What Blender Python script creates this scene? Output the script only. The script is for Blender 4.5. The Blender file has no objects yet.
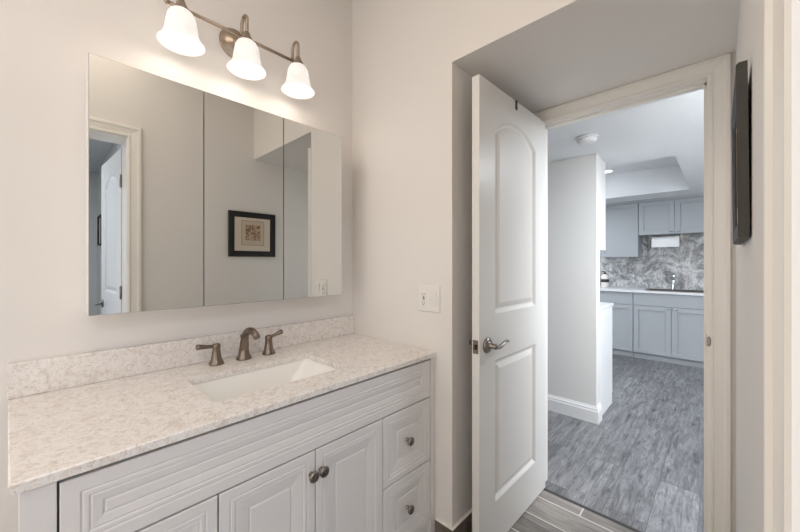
import bpy, bmesh, math, random
from mathutils import Vector, Matrix
random.seed(7)
scn = bpy.context.scene
COL = scn.collection
PI = math.pi

# ------------------------------------------------------------------ camera
FPX, VPX, HOR = 337.0, 720.0, 263.0
CAM = (1.5, 0.0, 1.254)
cd = bpy.data.cameras.new('camera')
cam = bpy.data.objects.new('camera', cd)
COL.objects.link(cam)
cd.sensor_fit = 'HORIZONTAL'
cd.sensor_width = 36.0
cd.lens = 36.0 * FPX / 800.0
cd.shift_y = -(266.0 - HOR) / 800.0
cd.clip_start = 0.01
cam.location = CAM
cam.rotation_euler = (PI / 2, 0, math.atan((VPX - 400.0) / FPX))
scn.camera = cam

# ------------------------------------------------------------------ world, large lights, exposure
w = bpy.data.worlds.new('world')
scn.world = w
w.use_nodes = True
w.node_tree.nodes['Background'].inputs['Color'].default_value = (0.75, 0.86, 1.0, 1)
w.node_tree.nodes['Background'].inputs['Strength'].default_value = 0.6


def area(name, loc, rot, sx, sy, power, color):
    l = bpy.data.lights.new(name, 'AREA')
    l.shape = 'RECTANGLE'
    l.size, l.size_y, l.energy, l.color = sx, sy, power, color
    o = bpy.data.objects.new(name, l)
    o.location = loc
    o.rotation_euler = rot
    COL.objects.link(o)
    return o


area('bathroom_top_fill', (1.10, 0.05, 2.72), (0, 0, 0), 0.8, 0.8, 5.5, (1.0, 0.86, 0.73))  # added overhead fill; the ceiling has no fixture
area('bathroom_rear_fill', (0.45, -0.93, 1.3), (PI / 2, 0, PI), 0.8, 1.3, 4.5, (0.85, 0.91, 1.0))  # added cool fill against the wall behind the camera; no window there
area('bathroom_low_fill', (1.15, -0.93, 0.9), (PI / 2, 0, PI), 0.7, 1.4, 6.5, (1.0, 0.965, 0.92))  # added low fill behind the camera, no lamp stands here
area('bathroom_high_fill', (0.45, -0.93, 2.2), (PI / 2, 0, PI), 0.8, 0.7, 4.0, (0.96, 0.96, 1.0))  # unseen extra fill, set high on the same windowless wall
area('hall_daylight', (2.75, -0.40, 1.15), (0, PI / 2, 0), 1.7, 1.0, 6.0, (0.65, 0.75, 1.0))
area('hall_top_fill', (2.6, -0.6, 2.38), (0, 0, 0), 0.7, 0.7, 22, (0.84, 0.91, 1.0))  # added fill over the hall, without a fixture
area('kitchen_side_fill', (2.75, 3.4, 1.1), (0, PI / 2, 0), 1.6, 2.0, 9, (0.88, 0.94, 1.0))  # unseen fill from the right; that wall has no window
area('kitchen_tray_fill', (-0.6, 4.4, 2.38), (0, 0, 0), 0.6, 1.0, 40, (0.86, 0.92, 1.0))  # added area fill hidden in the tray, apart from the recessed light
area('passage_fill', (1.95, 2.40, 2.08), (0, 0, 0), 0.5, 0.6, 52, (0.87, 0.925, 1.0))  # added fill kept out of view to brighten the passage

vs = scn.view_settings
vs.view_transform = 'Standard'
vs.look = 'None'
vs.exposure = 0.06
vs.gamma = 1.0
vs.use_curve_mapping = False


# ------------------------------------------------------------------ materials
def lin(c):
    return tuple(((x / 255) / 12.92 if x / 255 <= 0.04045 else ((x / 255 + 0.055) / 1.055) ** 2.4) for x in c) + (1.0,)


def base_mat(name, col, rough=0.5, metal=0.0, spec=0.5):
    m = bpy.data.materials.new(name)
    m.use_nodes = True
    b = m.node_tree.nodes['Principled BSDF']
    b.inputs['Base Color'].default_value = lin(col)
    b.inputs['Roughness'].default_value = rough
    b.inputs['Metallic'].default_value = metal
    b.inputs['Specular IOR Level'].default_value = spec
    return m, m.node_tree, b


def nd(t, typ, **kw):
    n = t.nodes.new(typ)
    for k, v in kw.items():
        setattr(n, k, v)
    return n


def mixc(t, fac, a, b, mode='MIX'):
    n = t.nodes.new('ShaderNodeMix')
    n.data_type = 'RGBA'
    n.blend_type = mode
    for sock, val in ((0, fac), (6, a), (7, b)):
        if hasattr(val, 'is_output'):
            t.links.new(val, n.inputs[sock])
        else:
            n.inputs[sock].default_value = val
    return n.outputs[2]


def ramp(t, src, pts):
    n = t.nodes.new('ShaderNodeValToRGB')
    el = n.color_ramp.elements
    while len(el) < len(pts):
        el.new(0.5)
    for e, (p, c) in zip(el, pts):
        e.position = p
        e.color = c if len(c) == 4 else tuple(c) + (1,)
    t.links.new(src, n.inputs['Fac'])
    return n.outputs['Color']


def noise(t, scale, detail=4, rough=0.5, vec=None, dist=0.0):
    n = t.nodes.new('ShaderNodeTexNoise')
    n.inputs['Scale'].default_value = scale
    n.inputs['Detail'].default_value = detail
    n.inputs['Roughness'].default_value = rough
    n.inputs['Distortion'].default_value = dist
    if vec is None:
        tc = t.nodes.new('ShaderNodeTexCoord')
        vec = tc.outputs['Object']
    t.links.new(vec, n.inputs['Vector'])
    return n.outputs['Fac']


def bump(t, b, h, strength, dist=0.002):
    n = t.nodes.new('ShaderNodeBump')
    n.inputs['Strength'].default_value = strength
    n.inputs['Distance'].default_value = dist
    t.links.new(h, n.inputs['Height'])
    t.links.new(n.outputs['Normal'], b.inputs['Normal'])


def paint(name, col, rough=0.5, var=0.03, bs=0.08, scale=220):
    m, t, b = base_mat(name, col, rough)
    n = noise(t, 3.0, 3)
    c = lin(col)
    lo = tuple(x * (1 - var) for x in c[:3]) + (1,)
    t.links.new(mixc(t, n, lo, c), b.inputs['Base Color'])
    if bs > 0:
        bump(t, b, noise(t, scale, 2), bs, 0.001)
    return m


def metal(name, col, rough):
    m, t, b = base_mat(name, col, rough, 1.0)
    n = noise(t, 60, 3)
    c = lin(col)
    t.links.new(mixc(t, n, tuple(x * 0.85 for x in c[:3]) + (1,), c), b.inputs['Base Color'])
    return m


M = {}
M['wall'] = paint('warm_wall_paint', (237, 232, 226), 0.6)
M['ceiling'] = paint('ceiling_paint', (240, 238, 235), 0.7)
M['hall_wall'] = paint('hall_wall_paint', (230, 229, 226), 0.55)
M['hall_ceiling'] = paint('hall_ceiling_paint', (232, 234, 236), 0.7)
M['trim'] = paint('trim_gloss_paint', (244, 239, 231), 0.3, 0.02, 0.02)
M['white_trim'] = paint('white_trim_paint', (236, 236, 236), 0.35, 0.02, 0.02)
M['door'] = paint('door_paint', (234, 232, 228), 0.32, 0.02, 0.02)
M['vanity'] = paint('vanity_lacquer', (230, 226, 223), 0.42, 0.015, 0.0)
M['gap_shade'] = paint('vanity_gap_shade', (120, 116, 112), 0.6)  # dark tone painted in as shade for the gaps between the fronts
M['grey_cab'] = paint('grey_cabinet_lacquer', (172, 176, 180), 0.4, 0.02, 0.01)
M['plastic'] = paint('white_plastic', (240, 236, 230), 0.3, 0.01, 0.0)
M['slot'] = paint('dark_slot', (60, 56, 54), 0.6)
M['porcelain'] = paint('porcelain', (249, 246, 240), 0.12, 0.01, 0.0)
M['paper'] = paint('white_paper', (240, 240, 240), 0.9)
M['black_frame'] = paint('black_frame_lacquer', (15, 14, 13), 0.55)
M['frame_side'] = paint('grey_brown_frame_side', (62, 60, 54), 0.6)
M['mat'] = paint('cream_mat_board', (222, 208, 190), 0.9)
M['nickel'] = metal('brushed_nickel', (176, 160, 144), 0.3)
M['bronze'] = metal('brushed_bronze_nickel', (138, 125, 112), 0.3)
M['dark_nickel'] = metal('satin_nickel', (150, 142, 136), 0.28)
M['chrome'] = metal('chrome', (220, 224, 228), 0.12)
M['hook'] = metal('aged_bronze', (96, 74, 56), 0.5)

m, t, b = base_mat('mirror_silver', (215, 216, 214), 0.0, 1.0)
tc = nd(t, 'ShaderNodeTexCoord')
t.links.new(mixc(t, noise(t, 2.0, 2), lin((220, 222, 220)), lin((224, 225, 223))), b.inputs['Base Color'])
M['mirror'] = m

M['edge'] = paint('dark_glass_edge', (92, 98, 96), 0.3)
m, t, b = base_mat('picture_glass', (255, 255, 255), 0.02)
b.inputs['Transmission Weight'].default_value = 1.0
b.inputs['IOR'].default_value = 1.1
M['glass'] = m

# lit alabaster glass of the lamp shades
m, t, b = base_mat('alabaster_glass', (190, 186, 180), 0.3)
n = noise(t, 18, 5, 0.6, dist=1.5)
c = ramp(t, n, [(0.32, (0.78, 0.72, 0.65)), (0.60, (1.0, 0.97, 0.92))])
t.links.new(c, b.inputs['Emission Color'])
b.inputs['Emission Strength'].default_value = 0.66
M['shade'] = m
m, t, b = base_mat('lamp_bulb', (255, 255, 255), 0.3)
b.inputs['Emission Color'].default_value = (1, 0.93, 0.82, 1)
b.inputs['Emission Strength'].default_value = 1.0
M['bulb'] = m
m, t, b = base_mat('pot_light_lens', (255, 255, 255), 0.3)
b.inputs['Emission Color'].default_value = (0.97, 0.98, 1, 1)
b.inputs['Emission Strength'].default_value = 8
M['lens'] = m

# speckled quartz of the vanity top
m, t, b = base_mat('quartz', (228, 216, 204), 0.22)
n1 = noise(t, 85, 5, 0.65, dist=0.8)
n2 = noise(t, 190, 3, 0.6)
n3 = noise(t, 40, 5, 0.6, dist=1.0)
c1 = ramp(t, n1, [(0.34, lin((220, 212, 205))), (0.46, lin((239, 233, 227))), (0.62, lin((245, 240, 235)))])
c2 = ramp(t, n2, [(0.30, lin((196, 186, 178))), (0.40, (1, 1, 1, 1))])
c3 = ramp(t, n3, [(0.36, lin((232, 225, 219))), (0.52, (1, 1, 1, 1))])
t.links.new(mixc(t, 0.7, mixc(t, 0.75, c1, c2, 'MULTIPLY'), c3, 'MULTIPLY'), b.inputs['Base Color'])
M['quartz'] = m

m, t, b = base_mat('white_counter', (236, 236, 238), 0.25)
t.links.new(mixc(t, noise(t, 40, 4), lin((222, 222, 226)), lin((240, 240, 242))), b.inputs['Base Color'])
M['counter'] = m


def planks(name, along_y, length, width, cols, grout, gap, grain=(1.0, 26.0), rough=0.4, knots=True, wav=0.9):
    m, t, b = base_mat(name, (128, 128, 128), rough)
    tc = nd(t, 'ShaderNodeTexCoord')
    sp = nd(t, 'ShaderNodeSeparateXYZ')
    t.links.new(tc.outputs['Object'], sp.inputs[0])
    cb = nd(t, 'ShaderNodeCombineXYZ')
    a, c = ('Y', 'X') if along_y else ('X', 'Y')
    t.links.new(sp.outputs[a], cb.inputs['X'])
    t.links.new(sp.outputs[c], cb.inputs['Y'])
    br = nd(t, 'ShaderNodeTexBrick')
    br.offset = 0.37
    br.inputs['Scale'].default_value = 1.0
    br.inputs['Brick Width'].default_value = length
    br.inputs['Row Height'].default_value = width
    br.inputs['Mortar Size'].default_value = gap
    br.inputs['Mortar Smooth'].default_value = 0.0
    br.inputs['Color1'].default_value = (0, 0, 0, 1)
    br.inputs['Color2'].default_value = (1, 1, 1, 1)
    br.inputs['Mortar'].default_value = (0.5, 0.5, 0.5, 1)
    t.links.new(cb.outputs[0], br.inputs['Vector'])
    # each plank shifts its own grain
    sh = nd(t, 'ShaderNodeVectorMath', operation='MULTIPLY_ADD')
    t.links.new(br.outputs['Color'], sh.inputs[0])
    sh.inputs[1].default_value = (13.0, 7.0, 3.0)
    t.links.new(cb.outputs[0], sh.inputs[2])
    mp = nd(t, 'ShaderNodeMapping')
    mp.inputs['Scale'].default_value = (grain[0], grain[1], 1)
    t.links.new(sh.outputs[0], mp.inputs['Vector'])
    g = noise(t, 2.6, 9, 0.74, mp.outputs[0], wav)
    col = ramp(t, g, [(0.28, cols[0]), (0.48, cols[1]), (0.72, cols[2])])
    mp3 = nd(t, 'ShaderNodeMapping')
    mp3.inputs['Scale'].default_value = (1.0, 3.2, 1)
    t.links.new(sh.outputs[0], mp3.inputs['Vector'])
    pz = noise(t, 5.0, 5, 0.6, mp3.outputs[0], 0.6)
    col = mixc(t, 0.55, col, ramp(t, pz, [(0.35, (0.62, 0.62, 0.62)), (0.62, (1.12, 1.12, 1.12))]), 'MULTIPLY')
    if knots:
        fn = noise(t, 9.0, 6, 0.8, mp3.outputs[0], 1.2)
        col = mixc(t, 0.8, col, ramp(t, fn, [(0.36, (0.55, 0.55, 0.56)), (0.46, (1, 1, 1)), (0.66, (1.18, 1.18, 1.18))]), 'MULTIPLY')
    tone = ramp(t, br.outputs['Color'], [(0.0, (0.66, 0.66, 0.66)), (1.0, (1.14, 1.14, 1.14))])
    col = mixc(t, 1.0, col, tone, 'MULTIPLY')
    if knots:
        mp2 = nd(t, 'ShaderNodeMapping')
        mp2.inputs['Scale'].default_value = (2.6, 7.5, 1)
        t.links.new(sh.outputs[0], mp2.inputs['Vector'])
        vo = nd(t, 'ShaderNodeTexVoronoi')
        vo.inputs['Scale'].default_value = 1.5
        t.links.new(mp2.outputs[0], vo.inputs['Vector'])
        k = ramp(t, vo.outputs['Distance'], [(0.03, (0.25, 0.25, 0.26)), (0.19, (1, 1, 1))])
        col = mixc(t, 0.8, col, k, 'MULTIPLY')
    col = mixc(t, br.outputs['Fac'], col, grout)
    t.links.new(col, b.inputs['Base Color'])
    return m


M['plank'] = planks('grey_vinyl_planks', True, 1.22, 0.178,
                    [lin((66, 66, 68)), lin((120, 120, 122)), lin((160, 160, 162))], lin((84, 84, 86)), 0.0014, (1.3, 13.0), wav=1.5)
M['tile'] = planks('wood_look_tiles', False, 0.61, 0.152,
                   [lin((98, 92, 87)), lin((146, 140, 134)), lin((186, 180, 174))], lin((204, 200, 195)), 0.004,
                   (1.2, 22.0), 0.35, False)
m, t, b = base_mat('wood_look_tile_base', (96, 84, 74), 0.4)
n = noise(t, 9, 6, 0.65, dist=1.5)
t.links.new(ramp(t, n, [(0.3, lin((88, 77, 68))), (0.7, lin((142, 130, 120)))]), b.inputs['Base Color'])
M['tile_base'] = m
m, t, b = base_mat('marble_splash', (160, 168, 176), 0.2)
tc = nd(t, 'ShaderNodeTexCoord')
mp = nd(t, 'ShaderNodeMapping')
mp.inputs['Scale'].default_value = (1.5, 1, 1)
t.links.new(tc.outputs['Object'], mp.inputs['Vector'])
n = noise(t, 3.4, 9, 0.72, mp.outputs[0], 2.2)
n2 = noise(t, 16, 6, 0.75, mp.outputs[0], 1.6)
c = ramp(t, n, [(0.30, lin((104, 104, 106))), (0.46, lin((172, 173, 174))), (0.58, lin((226, 226, 226)))])
c2 = ramp(t, n2, [(0.36, lin((136, 138, 140))), (0.52, (1, 1, 1, 1))])
t.links.new(mixc(t, 0.75, c, c2, 'MULTIPLY'), b.inputs['Base Color'])
M['marble'] = m
# small etching in the picture: patchy ink on buff paper
m, t, b = base_mat('etching', (190, 165, 140), 0.9)
n = noise(t, 38, 5, 0.7, dist=1.2)
n2 = noise(t, 120, 3, 0.7)
c = ramp(t, n, [(0.36, lin((70, 60, 54))), (0.48, lin((190, 150, 120))), (0.6, lin((222, 204, 182)))])
c2 = ramp(t, n2, [(0.40, lin((90, 78, 70))), (0.52, (1, 1, 1, 1))])
t.links.new(mixc(t, 0.8, c, c2, 'MULTIPLY'), b.inputs['Base Color'])
M['etching'] = m


# ------------------------------------------------------------------ mesh helpers
class MB:
    """collects shapes in a bmesh; obj() links them as one mesh object"""

    def __init__(s):
        s.bm = bmesh.new()

    def box(s, a, b, bev=0.0, mat=None, seg=2):
        x0, y0, z0 = a
        x1, y1, z1 = b
        v = [s.bm.verts.new(p) for p in ((x0, y0, z0), (x1, y0, z0), (x1, y1, z0), (x0, y1, z0),
                                         (x0, y0, z1), (x1, y0, z1), (x1, y1, z1), (x0, y1, z1))]
        fs = [s.bm.faces.new([v[i] for i in q]) for q in
              ((3, 2, 1, 0), (4, 5, 6, 7), (0, 1, 5, 4), (1, 2, 6, 5), (2, 3, 7, 6), (3, 0, 4, 7))]
        if mat is not None:
            bmesh.ops.transform(s.bm, matrix=mat, verts=v)
        if bev > 0:
            es = list({e for f in fs for e in f.edges})
            bmesh.ops.bevel(s.bm, geom=es, offset=bev, segments=seg, affect='EDGES', profile=0.5)
        return s

    def loft(s, loops, cap0=True, cap1=True, smooth=False, closed=True):
        rows = [[s.bm.verts.new(p) for p in lp] for lp in loops]
        n = len(rows[0])
        for r0, r1 in zip(rows, rows[1:]):
            for i in range(n if closed else n - 1):
                j = (i + 1) % n
                try:
                    f = s.bm.faces.new((r0[i], r0[j], r1[j], r1[i]))
                    f.smooth = smooth
                except ValueError:
                    pass
        if cap0:
            s.bm.faces.new(rows[0][::-1])
        if cap1:
            s.bm.faces.new(rows[-1])
        return s

    def lathe(s, prof, mat=None, n=28, cap0=True, cap1=True):
        """prof: (radius, height) about local z"""
        mat = mat or Matrix()
        loops = [[mat @ Vector((max(r, 1e-5) * math.cos(2 * PI * i / n), max(r, 1e-5) * math.sin(2 * PI * i / n), h))
                  for i in range(n)] for r, h in prof]
        return s.loft(loops, cap0, cap1, True)

    def tube(s, pts, rad, n=14, flat=1.0, up=(0, 0, 1)):
        pts = [Vector(p) for p in pts]
        rads = rad if isinstance(rad, (list, tuple)) else [rad] * len(pts)
        loops = []
        pu = Vector(up)
        for i, p in enumerate(pts):
            d = (pts[min(i + 1, len(pts) - 1)] - pts[max(i - 1, 0)]).normalized()
            sx = d.cross(pu)
            if sx.length < 1e-4:
                sx = d.cross(Vector((0, 1, 0.01)))
            sx.normalize()
            sy = sx.cross(d).normalized()
            loops.append([p + rads[i] * (math.cos(2 * PI * k / n) * sx + flat * math.sin(2 * PI * k / n) * sy) for k in range(n)])
        return s.loft(loops, True, True, True)


def link(name, bm, mat, parent=None, local=False):
    bmesh.ops.recalc_face_normals(bm, faces=bm.faces[:])
    me = bpy.data.meshes.new(name)
    if parent is not None and not local:
        p, off = parent, Vector((0, 0, 0))
        while p is not None:
            off += p.location
            p = p.parent
        bmesh.ops.translate(bm, verts=bm.verts[:], vec=-off)
    bm.to_mesh(me)
    bm.free()
    mats = mat if isinstance(mat, (list, tuple)) else [mat]
    for mm in mats:
        me.materials.append(mm)
    o = bpy.data.objects.new(name, me)
    COL.objects.link(o)
    if parent is not None:
        o.parent = parent
    return o


def obj(name, mb, mat, parent=None, local=False):
    return link(name, mb.bm, mat, parent, local)


def tag(o, label, cat, group=None):
    o['label'], o['category'] = label, cat
    if group:
        o['group'] = group
    return o


def thing(name, label, cat, loc, rz=0.0, group=None):
    o = bpy.data.objects.new(name, None)
    o.empty_display_size = 0.05
    o.location = loc
    o.rotation_euler = (0, 0, rz)
    COL.objects.link(o)
    return tag(o, label, cat, group)


def struct(name, mb, mat, parent=None):
    o = obj(name, mb, mat, parent)
    if parent is None:
        o['kind'] = 'structure'
    return o


def offset_poly(pts, d):
    """inset a closed counter-clockwise 2D polygon by d"""
    out, n = [], len(pts)
    for i in range(n):
        p0, p1, p2 = Vector(pts[i - 1]), Vector(pts[i]), Vector(pts[(i + 1) % n])
        e1, e2 = (p1 - p0).normalized(), (p2 - p1).normalized()
        n1, n2 = Vector((-e1.y, e1.x)), Vector((-e2.y, e2.x))
        b = n1 + n2
        b = b / max(b.length_squared, 1e-6) * 2
        out.append((p1.x + b.x * d, p1.y + b.y * d))
    return out


def rect(a0, b0, a1, b1):
    return [(a0, b0), (a1, b0), (a1, b1), (a0, b1)]


def panel(mb, poly, f, steps, back):
    """slab whose face steps in and out: steps = (inset, depth); f maps (a, b, d) to space; back = depth of its rear"""
    loops = [[f(a, b, back) for a, b in poly]]
    for ins, d in steps:
        q = offset_poly(poly, ins) if ins else poly
        loops.append([f(a, b, d) for a, b in q])
    mb.loft(loops, True, True)
    return mb


def face_holes(mb, outer, holes, f, d):
    """flat face at depth d with holes"""
    es = []
    for lp in [outer] + holes:
        vs_ = [mb.bm.verts.new(f(a, b, d)) for a, b in lp]
        es += [mb.bm.edges.new((vs_[i], vs_[(i + 1) % len(vs_)])) for i in range(len(vs_))]
    bmesh.ops.triangle_fill(mb.bm, edges=es, use_beauty=True)


def arc_top(a0, b0, a1, b1, rise, n=18):
    """rectangle with an arched top (counter-clockwise)"""
    pts = [(a0, b0), (a1, b0), (a1, b1)]
    for i in range(1, n):
        u = i / n
        pts.append((a1 + (a0 - a1) * u, b1 + rise * math.sin(PI * u) ** 0.8))
    pts.append((a0, b1))
    return pts


# ------------------------------------------------------------------ the bathroom shell
XD, YB, YC = 1.547, 1.19, 1.93          # right wall, switch wall, door wall
XA, ZS, ZC = 0.675, 2.108, 2.75         # alcove side, alcove soffit, ceiling
DX0, DX1, DZ = 0.765, 1.460, 2.035      # doorway to the kitchen

struct('floor', MB().box((-0.1, -1.05, -0.06), (XD, 1.905, 0.0)), M['tile'])
struct('wall_mirror', MB().box((-0.1, -1.05, 0), (0.0, YB, ZC)), M['wall'])
struct('wall_left', MB().box((0, -1.05, 0), (XD, -0.95, ZC)), M['wall'])
mb = MB()
mb.box((-0.1, YB, 0), (XA, YC + 0.1, ZC))
mb.box((XA, YB, ZS), (XD, YC + 0.1, ZC))
struct('wall_back', mb, M['wall'])
struct('ceiling', MB().box((-0.1, -1.05, ZC), (XD + 0.20, YC + 0.1, ZC + 0.08)), M['ceiling'])
mb = MB()
mb.box((XA, YC, DZ + 0.02), (XD, YC + 0.1, ZS))
mb.box((XA, YC, 0), (DX0 - 0.015, YC + 0.1, DZ + 0.02))
mb.box((DX1 + 0.015, YC, 0), (XD, YC + 0.1, DZ + 0.02))
struct('wall_door', mb, M['wall'])
# right wall with the doorway the photograph is taken from
RY0, RY1, RZ = -0.40, 0.365, 2.07
mb = MB()
mb.box((XD, RY1 + 0.012, 0), (XD + 0.20, YC + 0.1, ZC))
mb.box((XD, -1.05, 0), (XD + 0.20, RY0 - 0.012, ZC))
mb.box((XD, RY0 - 0.012, RZ + 0.012), (XD + 0.20, RY1 + 0.012, ZC))
struct('wall_right', mb, M['wall'])


def casing(mb, poly_path, prof, closed=False):
    """sweep a casing profile (across, out) round a door frame; poly_path gives (inner corner points, outward dir, face normal)"""
    rows = []
    for p, o, nrm in poly_path:
        rows.append([Vector(p) + Vector(o) * a + Vector(nrm) * h for a, h in prof])
    mb.loft(rows, True, True)


CAS = [(0, 0), (0, 0.009), (0.004, 0.012), (0.012, 0.012), (0.016, 0.009), (0.022, 0.010), (0.046, 0.014),
       (0.052, 0.018), (0.064, 0.018), (0.068, 0.014), (0.068, 0)]
CASD = [(a, -h) for a, h in CAS]
mb = MB()
N = (0, -1, 0)
casing(mb, [((DX0 - 0.005, YC, 0), (-1, 0, 0), N), ((DX0 - 0.005, YC, DZ + 0.005), (-1, 0, 1), N),
            ((DX1 + 0.005, YC, DZ + 0.005), (1, 0, 1), N), ((DX1 + 0.005, YC, 0), (1, 0, 0), N)], CAS)
struct('trim_1', mb, M['trim'])
# jamb lining with stop
mb = MB()
mb.box((DX0 - 0.015, YC, 0), (DX0, YC + 0.1, DZ), 0.001)
mb.box((DX1, YC, 0), (DX1 + 0.015, YC + 0.1, DZ), 0.001)
mb.box((DX0 - 0.015, YC, DZ), (DX1 + 0.015, YC + 0.1, DZ + 0.02), 0.001)
mb.box((DX0, YC + 0.04, 0), (DX0 + 0.011, YC + 0.075, DZ), 0.001)
mb.box((DX1 - 0.011, YC + 0.04, 0), (DX1, YC + 0.075, DZ), 0.001)
mb.box((DX0, YC + 0.04, DZ - 0.011), (DX1, YC + 0.075, DZ), 0.001)
struct('trim_2', mb, M['trim'])
mb = MB()
N = (-1, 0, 0)
casing(mb, [((XD, RY1 + 0.004, 0), (0, 1, 0), N), ((XD, RY1 + 0.004, RZ + 0.004), (0, 1, 1), N),
            ((XD, RY0 - 0.004, RZ + 0.004), (0, -1, 1), N), ((XD, RY0 - 0.004, 0), (0, -1, 0), N)],
       [(a * 1.06, h * 1.08) for a, h in CAS])
struct('trim_3', mb, M['trim'])
mb = MB()
mb.box((XD, RY1, 0), (XD + 0.20, RY1 + 0.012, RZ), 0.001)
mb.box((XD, RY0 - 0.012, 0), (XD + 0.20, RY0, RZ), 0.001)
mb.box((XD, RY0 - 0.012, RZ), (XD + 0.20, RY1 + 0.012, RZ + 0.012), 0.001)
struct('trim_4', mb, M['trim'])
# tile baseboards with a caulked white top
mb = MB()
mb.box((0.592, YB - 0.010, 0), (XA + 0.010, YB, 0.126), 0.001)
mb.box((XA, YB, 0), (XA + 0.010, YC, 0.126), 0.001)
bb = struct('baseboard_back', mb, M['tile_base'])
mb = MB()
mb.box((0.592, YB - 0.011, 0.126), (XA + 0.011, YB, 0.131), 0.001)
mb.box((XA, YB, 0.126), (XA + 0.011, YC, 0.131), 0.001)
obj('caulk_bead', mb, M['trim'], bb)
mb = MB()
mb.box((XD - 0.010, RY1 + 0.08, 0), (XD, YC, 0.126), 0.001)
struct('baseboard_right', mb, M['tile_base'])
mb = MB()
mb.loft([[(x, 1.896, 0.0), (x, 1.901, 0.005), (x, 1.911, 0.005), (x, 1.916, 0.0)] for x in (DX0, DX1)], True, True)
struct('trim_5', mb, paint('threshold_dark', (72, 70, 70), 0.5))

# ------------------------------------------------------------------ kitchen and passage shell
ZH, ZT = 2.115, 2.42
struct('floor_kitchen', MB().box((-1.6, 1.905, -0.06), (2.9, 6.0, 0.0)), M['plank'])
mb = MB()
TX1, TY0, TY1 = 1.24, 3.48, 5.17
mb.box((-1.6, YC + 0.1, ZH), (2.9, TY0, ZH + 0.06))
mb.box((-1.6, TY1, ZH), (2.9, 6.0, ZH + 0.06))
mb.box((TX1, TY0, ZH), (2.9, TY1, ZH + 0.06))
mb.box((-1.6, TY0 - 0.05, ZT), (TX1 + 0.05, TY1 + 0.05, ZT + 0.06))
mb.box((-1.6, TY0 - 0.05, ZH + 0.06), (TX1 + 0.05, TY0, ZT))
mb.box((-1.6, TY1, ZH + 0.06), (TX1 + 0.05, TY1 + 0.05, ZT))
mb.box((TX1, TY0, ZH + 0.06), (TX1 + 0.05, TY1, ZT))
struct('ceiling_kitchen', mb, M['hall_ceiling'])
struct('wall_kitchen_back', MB().box((-1.6, 5.95, 0), (2.9, 6.05, ZT)), M['hall_wall'])
struct('wall_kitchen_left', MB().box((-1.7, YC + 0.1, 0), (-1.6, 6.05, ZT)), M['hall_wall'])
mb = MB()
mb.box((2.9, YC, 0), (3.0, 6.05, ZT))
mb.box((XD + 0.20, YC, 0), (2.9, YC + 0.1, ZT))
struct('wall_kitchen_right', mb, M['hall_wall'])
struct('wall_passage_front', MB().box((-1.6, YC + 0.1, 0), (XA, YC + 0.16, ZH)), M['hall_wall'])
struct('wall_passage', MB().box((-1.6, 2.97, 0), (0.80, 3.07, ZH), 0.003), M['hall_wall'])
BASEP = [(0, 0), (0.016, 0), (0.016, 0.092), (0.012, 0.100), (0.012, 0.112), (0.006, 0.122), (0.004, 0.132), (0, 0.132)]
mb = MB()
path = [((-1.6, 2.97), (0, -1)), ((0.80, 2.97), (1, -1)), ((0.80, 3.07), (1, 0))]
mb.loft([[(p[0] + n[0] * a, p[1] + n[1] * a, z) for a, z in BASEP] for p, n in path], True, True)
struct('baseboard_passage', mb, M['white_trim'])
struct('wall_backsplash', MB().box((-1.6, 5.942, 0.90), (2.9, 5.95, 1.66)), M['marble'])

# ------------------------------------------------------------------ hall behind the right wall (seen in the mirror)
struct('floor_hall', MB().box((XD, -2.0, -0.06), (4.6, 0.46, 0.0)), M['plank'])
struct('ceiling_hall', MB().box((XD + 0.20, -2.0, 2.42), (4.7, 0.56, 2.48)), M['hall_ceiling'])
struct('wall_hall_far', MB().box((4.6, -2.0, 0), (4.7, 0.56, 2.42)), M['hall_wall'])
struct('wall_hall_side', MB().box((XD + 0.20, 0.46, 0), (4.6, 0.56, 2.42)), M['hall_wall'])
struct('wall_hall_rear', MB().box((XD + 0.20, -2.1, 0), (4.6, -2.0, 2.42)), M['hall_wall'])
hp = thing('hall_picture', 'dark thin picture frame on the hall wall, seen edge-on in the mirror', 'picture', (3.92, 0.459, 1.46))
mb = MB()
mb.box((3.75, 0.425, 1.46), (3.765, 0.4585, 1.80), 0.002)
mb.box((4.085, 0.425, 1.46), (4.10, 0.4585, 1.80), 0.002)
mb.box((3.765, 0.425, 1.46), (4.085, 0.4585, 1.475), 0.002)
mb.box((3.765, 0.425, 1.785), (4.085, 0.4585, 1.80), 0.002)
obj('frame', mb, M['black_frame'], hp)
mb = MB()
mb.box((3.765, 0.440, 1.475), (4.085, 0.4585, 1.785))
obj('backing', mb, M['mat'], hp)


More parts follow.
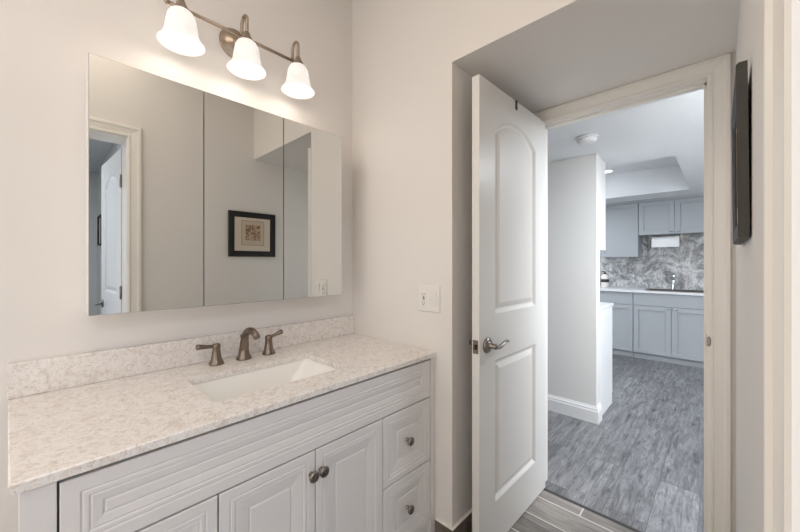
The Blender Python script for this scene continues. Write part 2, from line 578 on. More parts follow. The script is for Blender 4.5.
# ------------------------------------------------------------------ panelled doors
def door_leaf(name, loc, rz, wid, hgt, thick=0.035, knob_z=0.905, back_lever=True):
    """leaf along local x from the hinge, visible face at local y = 0"""
    d = bpy.data.objects.new(name, None)
    d.location = loc
    d.rotation_euler = (0, 0, rz)
    d['kind'] = 'structure'
    COL.objects.link(d)
    mb = MB()
    z0 = 0.010
    up = arc_top(0.130, 1.030, wid - 0.130, 1.842, 0.080)
    lo = rect(0.130, 0.205, wid - 0.130, 0.828)
    for side in (0, 1):
        f = (lambda a, b, dd: (a, dd, b)) if side == 0 else (lambda a, b, dd: (a, -thick - dd, b))
        face_holes(mb, rect(0, z0, wid, hgt), [up, lo], f, 0)
        for poly in (up, lo):
            loops = []
            for ins, dep in ((0, 0), (0.006, -0.004), (0.014, -0.011), (0.022, -0.012), (0.030, -0.008), (0.046, -0.003), (0.050, -0.003)):
                loops.append([f(a, b, dep) for a, b in (offset_poly(poly, ins) if ins else poly)])
            mb.loft(loops, False, True)
    for a, b, c, e in (((0, 0, z0), (wid, 0, z0), (wid, -thick, z0), (0, -thick, z0)),
                       ((0, 0, hgt), (wid, 0, hgt), (wid, -thick, hgt), (0, -thick, hgt)),
                       ((0, 0, z0), (0, 0, hgt), (0, -thick, hgt), (0, -thick, z0)),
                       ((wid, 0, z0), (wid, 0, hgt), (wid, -thick, hgt), (wid, -thick, z0))):
        mb.bm.faces.new([mb.bm.verts.new(p) for p in (a, b, c, e)])
    bmesh.ops.remove_doubles(mb.bm, verts=mb.bm.verts[:], dist=0.0002)
    obj('door_leaf', mb, M['door'], d, True)
    kx = wid - 0.060

    def lever(sgn, y0):
        q = MB()
        R_ = Matrix.Translation((kx, y0, knob_z)) @ Matrix.Rotation(-sgn * PI / 2, 4, 'X')
        q.lathe([(0.032, 0), (0.033, 0.004), (0.030, 0.009), (0.022, 0.012), (0.013, 0.015), (0.011, 0.030), (0.012, 0.042), (0.008, 0.048)], R_)
        h = obj('handle', q, M['dark_nickel'], d, True)
        q = MB()
        y = y0 + sgn * 0.042
        pts, rad = [], []
        for i in range(19):
            u = i / 18
            pts.append((kx - 0.112 * u + 0.004, y + sgn * 0.004 * math.sin(PI * u), knob_z - 0.008 * math.sin(2 * PI * u) * (0.5 + 0.5 * u) + 0.006 * u))
            rad.append(0.0098 - 0.0042 * u)
        q.tube(pts, rad, 12)
        obj('lever', q, M['dark_nickel'], h, True)

    lever(1, 0.0)
    if back_lever:
        lever(-1, -thick)
    q = MB()
    q.box((wid, -thick / 2 - 0.0125, knob_z - 0.028), (wid + 0.002, -thick / 2 + 0.0125, knob_z + 0.028), 0.0006)
    lp = obj('latch_plate', q, M['dark_nickel'], d, True)
    q = MB()
    q.box((wid + 0.002, -thick / 2 - 0.006, knob_z - 0.010), (wid + 0.011, -thick / 2 + 0.006, knob_z + 0.010), 0.002)
    obj('latch_bolt', q, M['hook'], lp, True)
    for hz in (0.25, 1.05, 1.82):
        q = MB()
        q.lathe([(0.005, -0.045), (0.0062, -0.044), (0.0062, 0.044), (0.005, 0.045)], Matrix.Translation((-0.004, -0.002 - thick, hz)), 12)
        q.box((-0.002, -thick + 0.002, hz - 0.044), (0.0, -0.006, hz + 0.044))
        obj('hinge', q, M['dark_nickel'], d, True)
    return d


d1 = door_leaf('door_1', (0.797, 1.912, 0), math.radians(-91.3), 0.681, 2.032)
d1['label'] = 'white arched two-panel door standing open against the alcove'
d1['category'] = 'door'
d2 = door_leaf('door_2', (XD + 0.205, 0.395, 0), math.radians(-3.8), 0.66, 2.045, knob_z=0.93)
d2['label'] = 'white arched-panel door swung into the hall, seen only in the mirror'
d2['category'] = 'door'

# strike plate lip on the right jamb
mb = MB()
z = 0.925
mb.box((DX1 - 0.0015, YC + 0.002, z - 0.028), (DX1 - 0.0001, YC + 0.034, z + 0.028), 0.0005)
sp = tag(obj('strike_plate', mb, M['dark_nickel']), 'small satin metal strike plate on right jamb of kitchen doorway', 'strike plate')
mb = MB()
loops = []
for rr in (1.0, 0.6):
    loops.append([(DX1 + 0.006 + 0.007 * rr * math.cos(2 * PI * i / 20), YC - 0.0108 - (0.0015 if rr == 1.0 else 0.004), z + 0.021 * rr * math.sin(2 * PI * i / 20)) for i in range(20)])
mb.loft([[(x, YC - 0.0095, zz) for x, y, zz in loops[0]]] + loops, True, True)
obj('strike_lip', mb, M['dark_nickel'], sp)

# over-door hook near the hinge end of the open door
leafM = Matrix.Translation(d1.location) @ Matrix.Rotation(math.radians(-91.3), 4, 'Z')
mb = MB()
mb.box((0.342, -0.037, 2.0325), (0.362, 0.0018, 2.035), 0.0008, leafM)
mb.box((0.342, 0.0004, 1.990), (0.362, 0.0024, 2.035), 0.0008, leafM)
mb.box((0.342, -0.0394, 2.004), (0.362, -0.0356, 2.035), 0.0008, leafM)
tag(obj('over_door_hook', mb, M['hook']), 'little bronze hook hung over the top edge of the open white door', 'hook')

# ------------------------------------------------------------------ vanity cabinet
VX = 0.572                       # cabinet face frame; doors stand proud of it
VT = 0.840
van = thing('vanity_cabinet', 'off-white bathroom vanity cabinet with moulded doors and drawers under the mirror', 'vanity', (0.29, 0.565, 0))
Y0, Y1 = -0.033, 1.187
mb = MB()
mb.box((0.002, Y0, 0.0), (VX - 0.02, Y0 + 0.018, VT))
mb.box((0.002, Y1 - 0.018, 0.0), (VX - 0.02, Y1, VT))
mb.box((0.002, Y0 + 0.018, 0.09), (VX - 0.02, Y1 - 0.018, 0.108))
mb.box((0.002, Y0 + 0.018, 0.108), (0.012, Y1 - 0.018, VT))
mb.box((VX - 0.09, Y0 + 0.018, 0.0), (VX - 0.075, Y1 - 0.018, 0.09))
obj('carcass', mb, M['vanity'], van)
mb = MB()
mb.box((VX - 0.02, Y0, 0.0), (VX + 0.014, 0.0155, VT), 0.0015)
obj('end_stile', mb, M['vanity'], van)
mb = MB()
mb.box((VX - 0.02, 1.157, 0.0), (VX + 0.014, Y1, VT), 0.0015)
obj('end_stile', mb, M['vanity'], van)
mb = MB()
mb.box((VX - 0.02, 0.0155, 0.085), (VX - 0.003, 1.157, 0.125), 0.001)
obj('bottom_rail', mb, M['vanity'], van)
mb = MB()
for yy in (0.300, 0.581, 0.872):
    mb.box((VX - 0.02, yy - 0.02, 0.125), (VX - 0.003, yy + 0.02, 0.66))
mb.box((VX - 0.02, 0.0157, 0.64), (VX - 0.003, 1.1568, VT - 0.0005))
for y0, y1 in ((0.02, 0.28), (0.892, 1.153)):
    mb.box((VX - 0.02, y0, 0.385), (VX - 0.003, y1, 0.412))
obj('face_frame', mb, M['gap_shade'], van)  # frame coloured dark, standing in for shade behind doors and drawers
fv = lambda a, b, d: (VX + 0.014 + d, a, b)
WIDE = [(0, -0.002), (0.002, 0), (0.028, 0), (0.031, -0.003), (0.034, -0.0003), (0.041, -0.0003), (0.044, -0.003), (0.047, -0.001), (0.062, -0.003), (0.0655, -0.0065), (0.069, -0.003)]
RAIS = [(0, -0.002), (0.002, 0), (0.024, 0), (0.027, -0.003), (0.030, -0.0003), (0.037, -0.0003), (0.040, -0.0035), (0.043, -0.002), (0.074, -0.0055), (0.0775, -0.009), (0.081, -0.005)]


def front(name, y0, z0, y1, z1, steps):
    mb = MB()
    panel(mb, rect(y0, z0, y1, z1), fv, steps, -0.0165)
    return obj(name, mb, M['vanity'], van)


def knob(y, z, parent):
    mb = MB()
    R_ = Matrix.Translation((VX + 0.0125, y, z)) @ Matrix.Rotation(PI / 2, 4, 'Y')
    mb.lathe([(0.0075, 0), (0.0075, 0.003), (0.005, 0.006), (0.005, 0.012), (0.0115, 0.016), (0.016, 0.020), (0.0172, 0.024), (0.0145, 0.0275), (0.010, 0.029), (0.006, 0.0282), (0.003, 0.0295), (0.001, 0.030)], R_, 24)
    obj('knob', mb, M['dark_nickel'], parent)


front('false_front', 0.019, 0.6745, 1.1535, 0.832, WIDE)
for y0, y1 in ((0.019, 0.2985), (0.8735, 1.1535)):
    for z0, z1 in ((0.4025, 0.6695), (0.130, 0.3975)):
        dr = front('drawer', y0, z0, y1, z1, RAIS)
        knob((y0 + y1) / 2 - 0.008, (z0 + z1) / 2 + 0.006, dr)
for y0, y1, ky in ((0.3025, 0.5790, 0.563), (0.5825, 0.8695, 0.599)):
    dr = front('door', y0, 0.130, y1, 0.670, RAIS)
    knob(ky, 0.604, dr)

# countertop with sink cut-out; backsplash is part of it
CZ0, CZ1 = 0.842, 0.862
CX1, CY0, CY1 = 0.592, -0.045, 1.189
SX0, SX1, SY0, SY1 = 0.203, 0.474, 0.326, 0.782


def rrect(x0, y0, x1, y1, r, n=5):
    pts = []
    for cx_, cy_, a0 in ((x1 - r, y1 - r, 0), (x0 + r, y1 - r, PI / 2), (x0 + r, y0 + r, PI), (x1 - r, y0 + r, 3 * PI / 2)):
        for i in range(n + 1):
            a = a0 + PI / 2 * i / n
            pts.append((cx_ + r * math.cos(a), cy_ + r * math.sin(a)))
    return pts


top = thing('vanity_countertop', 'speckled cream quartz countertop with backsplash on the off-white vanity', 'countertop', (0.29, 0.565, CZ0))
mb = MB()
hole = rrect(SX0, SY0, SX1, SY1, 0.018)
fz = lambda a, b, d: (a, b, d)
outer = [(0.001, CY0 - 0.030), (CX1, CY0), (CX1, CY1), (0.001, CY1)]
outer_in = [(0.001, CY0 - 0.027), (CX1 - 0.003, CY0 + 0.003), (CX1 - 0.003, CY1), (0.001, CY1)]
face_holes(mb, outer_in, [hole], fz, CZ1)
face_holes(mb, outer, [hole], fz, CZ0)
mb.loft([[(a, b, CZ0) for a, b in outer], [(a, b, CZ1 - 0.003) for a, b in outer], [(a, b, CZ1) for a, b in outer_in]], False, False)
mb.loft([[(a, b, CZ0) for a, b in hole], [(a, b, CZ1) for a, b in hole]], False, False)
bmesh.ops.remove_doubles(mb.bm, verts=mb.bm.verts[:], dist=0.0002)
obj('slab', mb, M['quartz'], top)
mb = MB()
mb.box((0.001, -0.0745, CZ1 + 0.0005), (0.021, CY1, CZ1 + 0.100), 0.0015)
obj('backsplash', mb, M['quartz'], top)

# undermount basin
sink = thing('bathroom_sink', 'rectangular white porcelain basin set into the quartz countertop', 'sink', (0.34, 0.556, 0.70))
mb = MB()
loops = []
for x0, y0, x1, y1, r, z in ((SX0 - 0.02, SY0 - 0.02, SX1 + 0.02, SY1 + 0.02, 0.03, CZ0 - 0.012), (SX0 - 0.02, SY0 - 0.02, SX1 + 0.02, SY1 + 0.02, 0.03, CZ0 - 0.001),
                             (SX0 - 0.004, SY0 - 0.004, SX1 + 0.004, SY1 + 0.004, 0.02, CZ0 - 0.001), (SX0, SY0, SX1, SY1, 0.02, CZ0 - 0.006),
                             (SX0 + 0.012, SY0 + 0.03, SX1 - 0.012, SY1 - 0.045, 0.03, 0.790), (SX0 + 0.024, SY0 + 0.060, SX1 - 0.024, SY1 - 0.105, 0.035, 0.733),
                             (SX0 + 0.045, SY0 + 0.085, SX1 - 0.045, SY1 - 0.135, 0.03, 0.722), (SX0 + 0.09, SY0 + 0.17, SX1 - 0.09, SY1 - 0.2, 0.02, 0.718)):
    loops.append([(a, b, z) for a, b in rrect(x0, y0, x1, y1, r)])
mb.loft(loops, False, True)
for f in mb.bm.faces:
    f.smooth = False
bmesh.ops.recalc_face_normals(mb.bm, faces=mb.bm.faces[:])
o = obj('basin', mb, M['porcelain'], sink)
mb = MB()
mb.lathe([(0.024, 0.7185), (0.024, 0.721), (0.018, 0.722), (0.016, 0.720), (0.003, 0.7195)], Matrix.Translation((0.34, 0.556, 0)))
obj('drain', mb, M['chrome'], sink)

# widespread faucet
fau = thing('bathroom_faucet', 'brushed bronze-nickel widespread faucet with two levers behind the basin', 'faucet', (0.085, 0.561, CZ1 + 0.0006))
mb = MB()
Tm = Matrix.Translation((0.085, 0.561, CZ1 + 0.0006))
mb.lathe([(0.029, 0), (0.030, 0.003), (0.027, 0.008), (0.0225, 0.016), (0.020, 0.028), (0.0185, 0.040)], Tm, cap1=True)
pts, rad = [], []
for i in range(24):
    u = i / 23
    if u < 0.35:
        v = u / 0.35
        pts.append((0.085 + 0.008 * v, 0.561, CZ1 + 0.034 + 0.046 * v))
        rad.append(0.0185 - 0.003 * v)
    else:
        v = (u - 0.35) / 0.65
        a = PI * 0.80 * v
        pts.append((0.093 + 0.064 * (1 - math.cos(a)), 0.561, CZ1 + 0.078 + 0.046 * math.sin(a)))
        rad.append(0.0155 - 0.0025 * v)
mb.tube(pts, rad, 18, up=(0, 1, 0))
obj('spout', mb, M['bronze'], fau)
mb = MB()
mb.lathe([(0.003, 0), (0.003, 0.022), (0.006, 0.025), (0.0065, 0.032), (0.004, 0.036)], Matrix.Translation((0.062, 0.561, CZ1 + 0.06)) , 14)
mb.tube([(0.062, 0.561, CZ1 + 0.062), (0.076, 0.561, CZ1 + 0.06)], 0.003, 8, up=(0, 1, 0))
obj('lift_rod', mb, M['bronze'], fau)
for hy, tip in ((0.457, (0.006, -0.070, 0.010)), (0.666, (0.004, 0.060, 0.020))):
    mb = MB()
    mb.lathe([(0.026, 0), (0.027, 0.003), (0.024, 0.008), (0.019, 0.020), (0.0155, 0.042), (0.0135, 0.060), (0.0150, 0.065), (0.0150, 0.072), (0.0125, 0.078), (0.006, 0.081)],
             Matrix.Translation((0.085, hy, CZ1 + 0.0006)))
    h = obj('handle', mb, M['bronze'], fau)
    mb = MB()
    p0 = Vector((0.085, hy, CZ1 + 0.069))
    tv = Vector(tip)
    mb.tube([p0 + tv * u for u in (0, 0.2, 0.5, 0.8, 0.97, 1.0)], [0.0080, 0.0068, 0.0072, 0.0098, 0.0108, 0.0085], 14)
    obj('lever', mb, M['bronze'], h)

# ------------------------------------------------------------------ mirrored medicine cabinet
MX, MY0, MY1, MZ0, MZ1 = 0.125, 0.089, 1.026, 1.095, 1.886
cab = thing('mirrored_medicine_cabinet', 'wide wall cabinet with three frameless mirror doors above the vanity', 'mirror', (0.0, (MY0 + MY1) / 2, MZ0))
mb = MB()
mb.box((0.001, MY0 + 0.002, MZ0 + 0.002), (MX - 0.007, MY1 - 0.002, MZ1 - 0.002), 0.001)
obj('cabinet_body', mb, M['plastic'], cab)
wd = (MY1 - MY0) / 3
for k in range(3):
    y0, y1 = MY0 + wd * k + 0.0012, MY0 + wd * (k + 1) - 0.0012
    mb = MB()
    fm = lambda a, b, d: (MX + d, a, b)
    panel(mb, rect(y0, MZ0, y1, MZ1), fm, [(0, -0.0006), (0.0008, 0.0)], -0.0065)
    for f_ in mb.bm.faces:
        f_.normal_update()
        f_.material_index = 0 if f_.calc_center_median().x > MX - 0.0002 and abs(f_.normal.x) > 0.95 else 1
    o = obj('mirror_door', mb, [M['mirror'], M['edge']], cab)

# ------------------------------------------------------------------ vanity light bar
LY, LZ, BX = 0.557, 2.184, 0.075
SHX = 0.125
lamp = thing('vanity_light', 'three-light brushed nickel wall fixture with lit bell glass shades over the mirror', 'wall lamp', (0.0, LY, LZ))
mb = MB()
R_ = Matrix.Translation((0.0005, LY, LZ)) @ Matrix.Rotation(PI / 2, 4, 'Y')
mb.lathe([(0.062, 0), (0.064, 0.004), (0.060, 0.009), (0.054, 0.011), (0.050, 0.017), (0.036, 0.022), (0.020, 0.026), (0.012, 0.030), (0.010, 0.040)], R_, 36)
mb.tube([(0.035, LY, LZ), (BX, LY, LZ)], 0.008, 12, up=(0, 1, 0))
obj('wall_plate', mb, M['nickel'], lamp)
mb = MB()
LS = 0.226
mb.tube([(BX, LY - LS - 0.03, LZ), (BX, LY + LS + 0.012, LZ)], 0.0065, 14)
mb.lathe([(0.0065, 0), (0.010, 0.003), (0.008, 0.010), (0.001, 0.014)], Matrix.Translation((BX, LY + LS + 0.011, LZ)) @ Matrix.Rotation(-PI / 2, 4, 'X'), 14)
mb.lathe([(0.0065, 0), (0.010, 0.003), (0.008, 0.010), (0.001, 0.014)], Matrix.Translation((BX, LY - LS - 0.029, LZ)) @ Matrix.Rotation(PI / 2, 4, 'X'), 14)
obj('bar', mb, M['nickel'], lamp)
for k in (-1, 0, 1):
    y = LY + LS * k
    zt = LZ - 0.015              # top of the cap
    mb = MB()
    pts = [(BX, y, LZ)]
    rr = (SHX - BX) / 2
    for i in range(15):
        a = PI * i / 14
        pts.append((BX + rr * (1 - math.cos(a)), y, LZ + 0.047 + rr * 0.95 * math.sin(a)))
    pts.append((SHX, y, zt - 0.004))
    mb.tube(pts, 0.0065, 12, up=(0, 1, 0))
    arm = obj('arm', mb, M['nickel'], lamp)
    mb = MB()
    Tm = Matrix.Translation((SHX, y, zt))
    mb.lathe([(0.007, 0.010), (0.011, 0.008), (0.013, 0.0), (0.018, -0.010), (0.028, -0.026), (0.031, -0.032), (0.029, -0.036)], Tm, 24)
    obj('socket_cap', mb, M['nickel'], lamp)
    mb = MB()
    zs = zt - 0.034
    prof = [(0.027, 0.006), (0.036, -0.002), (0.043, -0.016), (0.047, -0.038), (0.050, -0.060), (0.053, -0.077), (0.060, -0.092), (0.069, -0.104), (0.073, -0.109),
            (0.071, -0.111), (0.066, -0.103), (0.057, -0.091), (0.050, -0.075), (0.046, -0.058), (0.043, -0.038), (0.039, -0.018), (0.030, -0.006), (0.012, -0.004)]
    mb.lathe(prof, Matrix.Translation((SHX, y, zs)), 36, False, False)
    sh = obj('lamp_shade', mb, M['shade'], lamp)
    mb = MB()
    mb.lathe([(0.010, 0.0), (0.012, -0.02), (0.022, -0.040), (0.024, -0.050), (0.018, -0.064), (0.006, -0.072)], Matrix.Translation((SHX, y, zs - 0.004)), 20)
    obj('bulb', mb, M['bulb'], sh)
    pl = bpy.data.lights.new('vanity_bulb_light', 'POINT')
    pl.energy, pl.color, pl.shadow_soft_size = 0.42, (1.0, 0.90, 0.80), 0.03
    po = bpy.data.objects.new('vanity_bulb_light', pl)
    po.location = (SHX, y, zs - 0.100)
    COL.objects.link(po)

# ------------------------------------------------------------------ switch plate
pl = thing('switch_plate', 'white two-gang wall plate with an outlet and a rocker switch beside the doorway', 'switch', (0.554, YB, 1.094))
mb = MB()
fs = lambda a, b, d: (0.554 + a, YB - 0.0005 - d, 1.094 + b)
panel(mb, rect(-0.060, -0.060, 0.060, 0.060), fs, [(0, 0.002), (0.004, 0.006)], 0.0)
obj('cover_plate', mb, M['plastic'], pl)
mb = MB()
panel(mb, rect(-0.043, -0.034, -0.011, 0.034), fs, [(0, 0.0085), (0.001, 0.009)], 0.0055)
ou = obj('outlet', mb, M['plastic'], pl)
mb = MB()
for bz in (0.019, -0.019):
    for da, hh in ((-0.033, 0.008), (-0.021, 0.0065)):
        panel(mb, rect(da - 0.0012, bz - hh / 2, da + 0.0012, bz + hh / 2), fs, [(0, 0.0094)], 0.0088)
    panel(mb, [(-0.027 + 0.0026 * math.cos(2 * PI * i / 12), bz - 0.0095 + 0.0026 * math.sin(2 * PI * i / 12)) for i in range(12)], fs, [(0, 0.0094)], 0.0088)
for bz in (0.004, -0.004):
    panel(mb, rect(-0.033, bz - 0.0022, -0.021, bz + 0.0022), fs, [(0, 0.0095)], 0.0088)
obj('outlet_slots', mb, M['slot'], ou)
mb = MB()
mb.loft([[fs(a, b, 0.0055) for a, b in rect(0.011, -0.034, 0.043, 0.034)],
         [fs(a, b, dd) for (a, b), dd in zip(rect(0.0115, -0.0335, 0.0425, 0.0335), (0.008, 0.008, 0.0125, 0.0125))]], True, True)
obj('rocker', mb, M['plastic'], pl)

# ------------------------------------------------------------------ framed print on the right wall (seen edge-on, and in the mirror)
PY, PZ, PW, PH = 1.176, 1.487, 0.382, 0.362
pic = bpy.data.objects.new('framed_print', None)
pic.location = (XD - 0.002, PY, PZ - PH / 2)
pic.rotation_euler = (0, math.radians(-0.5), 0)
COL.objects.link(pic)
tag(pic, 'small black-framed etching with cream mat on the wall by the doorway', 'picture')
fp = lambda a, b, d: (-d, a, b)
mb = MB()
o_, i_ = rect(-PW / 2, 0, PW / 2, PH), None
loops = [[fp(a, b, dd) for a, b in (offset_poly(o_, ins) if ins else o_)] for ins, dd in
         ((0.0, 0.001), (0.0, 0.014), (0.003, 0.018), (0.012, 0.018), (0.036, 0.015), (0.046, 0.013), (0.046, 0.008))]
mb.loft(loops, True, True)
for f in mb.bm.faces:
    c = f.calc_center_median()
    if abs(f.normal.x) < 0.3 and (abs(abs(c.y) - PW / 2) < 0.002 or c.z < 0.002 or c.z > PH - 0.002):
        f.material_index = 1
obj('frame', mb, [M['black_frame'], M['frame_side']], pic, True)
inn = offset_poly(o_, 0.0465)
mb = MB()
panel(mb, inn, fp, [(0, 0.010)], 0.0085)
obj('mat_board', mb, M['mat'], pic, True)
mb = MB()
cxz = PH / 2 + 0.012
panel(mb, rect(-0.090, cxz - 0.098, 0.090, cxz + 0.098), fp, [(0, 0.0106)], 0.0101)
pr_ = obj('print_paper', mb, paint('buff_paper', (206, 190, 168), 0.9), pic, True)
mb = MB()
for a0, b0, a1, b1 in ((-0.092, -0.100, 0.092, -0.0975), (-0.092, 0.0975, 0.092, 0.100), (-0.092, -0.100, -0.0895, 0.100), (0.0895, -0.100, 0.092, 0.100)):
    panel(mb, rect(a0, cxz + b0, a1, cxz + b1), fp, [(0, 0.0112)], 0.0101)
obj('plate_line', mb, paint('grey_brown_ink', (110, 96, 84), 0.9), pic, True)
mb = MB()
panel(mb, rect(-0.060, cxz - 0.060, 0.060, cxz + 0.065), fp, [(0, 0.0112)], 0.0107)
obj('etching_image', mb, M['etching'], pr_, True)

# ------------------------------------------------------------------ kitchen cabinets
KF, KT = 5.35, 0.865
fk = lambda a, b, d: (a, KF - d, b)
SHAK = [(0, -0.001), (0.001, 0), (0.055, 0), (0.057, -0.012), (0.066, -0.012)]
FLAT = [(0, -0.001), (0.001, 0)]


def shaker(mb, x0, z0, x1, z1, y, steps=SHAK):
    panel(mb, rect(x0, z0, x1, z1), lambda a, b, d: (a, y - d, b), steps, -0.016)


def pull(x, z, y, parent, horiz=True):
    q = MB()
    w_ = 0.045
    q.tube([(x - w_ / 2, y, z), (x - w_ / 2, y - 0.02, z - 0.002), (x + w_ / 2, y - 0.02, z - 0.002), (x + w_ / 2, y, z)], 0.0055, 8, up=(0, 0, 1))
    obj('pull', q, M['chrome'], parent)


def base_unit(x0, x1, ndoors, label, pulls, drawer_pull=False):
    r = thing('kitchen_base_cabinet', label, 'cabinet', ((x0 + x1) / 2, 5.65, 0), group='grey base cabinets along the kitchen back wall')
    q = MB()
    q.box((x0, KF + 0.017, 0.075), (x1, 5.94, KT))
    obj('carcass', q, M['grey_cab'], r)
    q = MB()
    q.box((x0, KF + 0.05, 0.0), (x1, KF + 0.066, 0.075))
    obj('toe_kick', q, M['grey_cab'], r)
    q = MB()
    shaker(q, x0 + 0.002, 0.705, x1 - 0.002, KT - 0.006, KF, FLAT)
    obj('drawer_front', q, M['grey_cab'], r)
    wd_ = (x1 - x0) / ndoors
    for k in range(ndoors):
        q = MB()
        shaker(q, x0 + wd_ * k + 0.002, 0.085, x0 + wd_ * (k + 1) - 0.002, 0.699, KF)
        dd = obj('door', q, M['grey_cab'], r)
        if pulls:
            s_ = pulls[k]
            pull(x0 + wd_ * (k + (0.9 if s_ > 0 else 0.1)) , 0.676, KF, dd)
    return r


base_unit(0.668, 1.46, 2, 'grey two-door sink base cabinet under the kitchen tap', (1, -1))
base_unit(0.21, 0.664, 1, 'grey single-door base cabinet left of the kitchen sink cabinet', None)
kc = MB()
kx0, kx1, ky0, ky1 = 0.78, 1.36, 5.42, 5.80
kh = rrect(kx0, ky0, kx1, ky1, 0.03)
face_holes(kc, rect(0.205, 5.325, 1.465, 5.941), [kh], fz, 0.895)
face_holes(kc, rect(0.205, 5.325, 1.465, 5.941), [kh], fz, 0.867)
kc.loft([[(a, b, 0.867) for a, b in rect(0.205, 5.325, 1.465, 5.941)], [(a, b, 0.895) for a, b in rect(0.205, 5.325, 1.465, 5.941)]], False, False)
kc.loft([[(a, b, 0.867) for a, b in kh], [(a, b, 0.895) for a, b in kh]], False, False)
bmesh.ops.remove_doubles(kc.bm, verts=kc.bm.verts[:], dist=0.0002)
tag(obj('kitchen_countertop', kc, M['counter']), 'white kitchen worktop running over the grey base cabinets', 'countertop')
mb = MB()
ls = []
for gr, z in ((0.014, 0.8955), (0.014, 0.900), (0.0, 0.900), (-0.006, 0.890), (-0.02, 0.874), (-0.04, 0.870)):
    ls.append([(a, b, z) for a, b in rrect(kx0 - gr, ky0 - gr, kx1 + gr, ky1 + gr, 0.03 + max(gr, 0))])
mb.loft(ls, False, True)
tag(obj('kitchen_sink', mb, M['dark_nickel']), 'steel sink set into the white kitchen worktop', 'sink')
tap = thing('kitchen_tap', 'tall single-lever chrome tap behind the steel kitchen sink', 'faucet', (1.045, 5.86, 0.895))
mb = MB()
mb.lathe([(0.030, 0), (0.030, 0.006), (0.023, 0.012), (0.021, 0.17), (0.023, 0.19), (0.015, 0.205)], Matrix.Translation((1.045, 5.86, 0.8955)), 20)
obj('tap_body', mb, M['chrome'], tap)
mb = MB()
mb.tube([(1.045, 5.855, 1.03), (1.02, 5.80, 1.085), (0.985, 5.73, 1.10), (0.965, 5.69, 1.085), (0.958, 5.676, 1.055)], [0.017, 0.016, 0.015, 0.016, 0.017], 14)
obj('spout', mb, M['chrome'], tap)
mb = MB()
mb.tube([(1.045, 5.86, 1.09), (1.035, 5.845, 1.125), (1.015, 5.82, 1.165)], [0.012, 0.010, 0.008], 12)
obj('lever', mb, M['chrome'], tap)
btl = thing('soap_bottle', 'white bottle with dark cap and band on the kitchen worktop', 'bottle', (0.262, 5.72, 0.895))
mb = MB()
mb.lathe([(0.048, 0.001), (0.052, 0.008), (0.052, 0.155), (0.045, 0.175), (0.020, 0.188), (0.018, 0.195)], Matrix.Translation((0.262, 5.72, 0.895)), 20)
obj('bottle_body', mb, M['plastic'], btl)
mb = MB()
mb.lathe([(0.0525, 0.075), (0.0528, 0.078), (0.0528, 0.118), (0.0525, 0.121)], Matrix.Translation((0.262, 5.72, 0.895)), 20)
obj('label_band', mb, M['slot'], btl)
mb = MB()
mb.lathe([(0.022, 0.195), (0.022, 0.215), (0.008, 0.218), (0.008, 0.235), (0.003, 0.237)], Matrix.Translation((0.262, 5.72, 0.895)), 16)
mb.tube([(0.262, 5.72, 1.125), (0.225, 5.70, 1.125)], 0.007, 8)
obj('pump_cap', mb, M['slot'], btl)

KU = 5.62


def wall_unit(x0, x1, z0, nd_, label, pulls):
    r = thing('kitchen_wall_cabinet', label, 'cabinet', ((x0 + x1) / 2, 5.94, z0), group='grey wall cabinets over the kitchen worktop')
    q = MB()
    q.box((x0, KU + 0.017, z0), (x1, 5.94, 2.085))
    obj('carcass', q, M['grey_cab'], r)
    wd_ = (x1 - x0) / nd_
    for k in range(nd_):
        q = MB()
        shaker(q, x0 + wd_ * k + 0.002, z0 + 0.002, x0 + wd_ * (k + 1) - 0.002, 2.08, KU)
        dd = obj('door', q, M['grey_cab'], r)
        if pulls:
            pull(x0 + wd_ * (k + (0.9 if pulls[k] > 0 else 0.1)), z0 + 0.035, KU, dd)
    q = MB()
    q.box((x0, KU - 0.012, 2.085), (x1, 5.94, 2.1135))
    obj('top_moulding', q, M['grey_cab'], r)
    return r


wall_unit(0.22, 0.682, 1.338, 1, 'tall grey wall cabinet beside the white wall, hanging lower than its neighbour', None)
wall_unit(0.686, 1.46, 1.635, 2, 'short two-door grey wall cabinet above the paper towel roll', (1, -1))

pt = thing('paper_towel_roll', 'white paper towel roll on a metal holder under the short wall cabinet', 'paper towel', (0.97, 5.74, 1.635))
mb = MB()
Rr = Matrix.Translation((0.825, 5.74, 1.545)) @ Matrix.Rotation(PI / 2, 4, 'Y')
mb.lathe([(0.020, 0), (0.066, 0), (0.068, 0.003), (0.068, 0.287), (0.066, 0.29), (0.020, 0.29)], Rr, 32, True, True)
mb.box((0.826, 5.6715, 1.466), (1.114, 5.6728, 1.545))
obj('paper_roll', mb, M['paper'], pt)
mb = MB()
mb.tube([(0.80, 5.74, 1.545), (1.14, 5.74, 1.545)], 0.008, 10)
for x in (0.80, 1.14):
    mb.box((x - 0.006, 5.725, 1.53), (x + 0.006, 5.755, 1.634), 0.001)
obj('holder', mb, M['nickel'], pt)

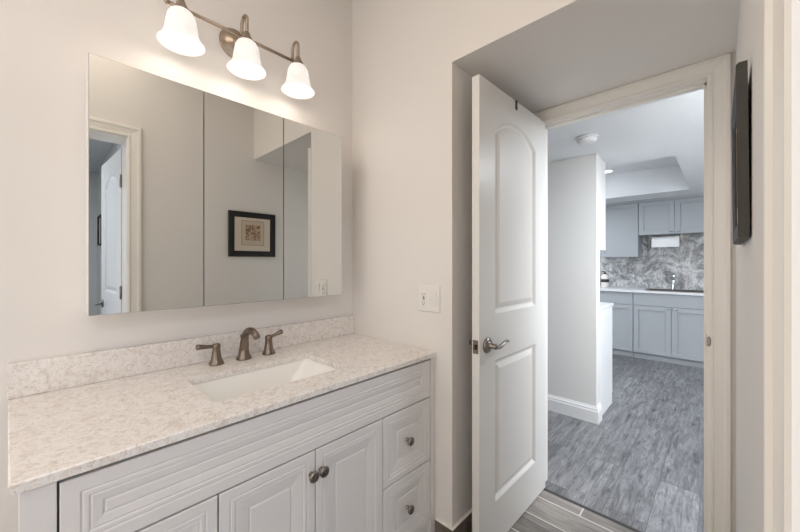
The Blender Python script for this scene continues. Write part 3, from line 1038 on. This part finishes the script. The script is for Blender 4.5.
# cabinets on the back of the white passage wall
pu = thing('end_wall_cabinet', 'pale wall cabinet on the back of the white passage wall, under the ceiling', 'cabinet', (0.5, 3.07, 1.36))
mb = MB()
mb.box((0.20, 3.0705, 1.362), (0.792, 3.28, 2.113), 0.001)
obj('carcass', mb, M['hall_wall'], pu)
mb = MB()
shaker(mb, 0, 0, 0.59, 0.751, 0)
bmesh.ops.transform(mb.bm, matrix=Matrix.Translation((0.791, 3.2985, 1.362)) @ Matrix.Rotation(PI, 4, 'Z'), verts=mb.bm.verts[:])
obj('door', mb, M['hall_wall'], pu)
pb = thing('end_base_cabinet', 'low white base cabinet with flat side panel behind the passage wall end', 'cabinet', (0.5, 3.07, 0))
mb = MB()
mb.box((0.10, 3.0705, 0.0), (0.798, 3.500, 0.868), 0.001)
obj('carcass', mb, M['white_trim'], pb)
mb = MB()
mb.box((0.10, 3.0705, 0.8685), (0.803, 3.530, 0.893), 0.002)
obj('worktop', mb, M['counter'], pb)
mb = MB()
panel(mb, rect(-0.797, 0.09, -0.11, 0.862), lambda a, b, d: (-a, 3.5175 + d, b), SHAK, -0.016)
obj('door', mb, M['white_trim'], pb)

sd = thing('smoke_detector', 'round white smoke detector on the passage ceiling', 'smoke detector', (0.84, 2.55, ZH))
mb = MB()
mb.lathe([(0.068, 0), (0.070, -0.004), (0.070, -0.012), (0.066, -0.015)], Matrix.Translation((0.84, 2.55, ZH - 0.0005)), 32)
obj('mounting_plate', mb, M['white_trim'], sd)
mb = MB()
mb.lathe([(0.060, -0.0155), (0.062, -0.018), (0.056, -0.034), (0.044, -0.040), (0.030, -0.043), (0.012, -0.044), (0.003, -0.0445)], Matrix.Translation((0.84, 2.55, ZH - 0.0005)), 32)
obj('detector_dome', mb, M['white_trim'], sd)
pot = thing('recessed_light', 'small glowing recessed light in the raised kitchen ceiling', 'ceiling light', (0.46, 4.90, ZT))
mb = MB()
mb.lathe([(0.075, 0), (0.076, -0.004), (0.060, -0.006)], Matrix.Translation((0.46, 4.90, ZT - 0.0005)), 28)
obj('trim_ring', mb, M['plastic'], pot)
mb = MB()
mb.lathe([(0.056, -0.0065), (0.054, -0.010), (0.02, -0.014), (0.003, -0.0145)], Matrix.Translation((0.46, 4.90, ZT - 0.0005)), 28)
obj('lens', mb, M['lens'], pot)
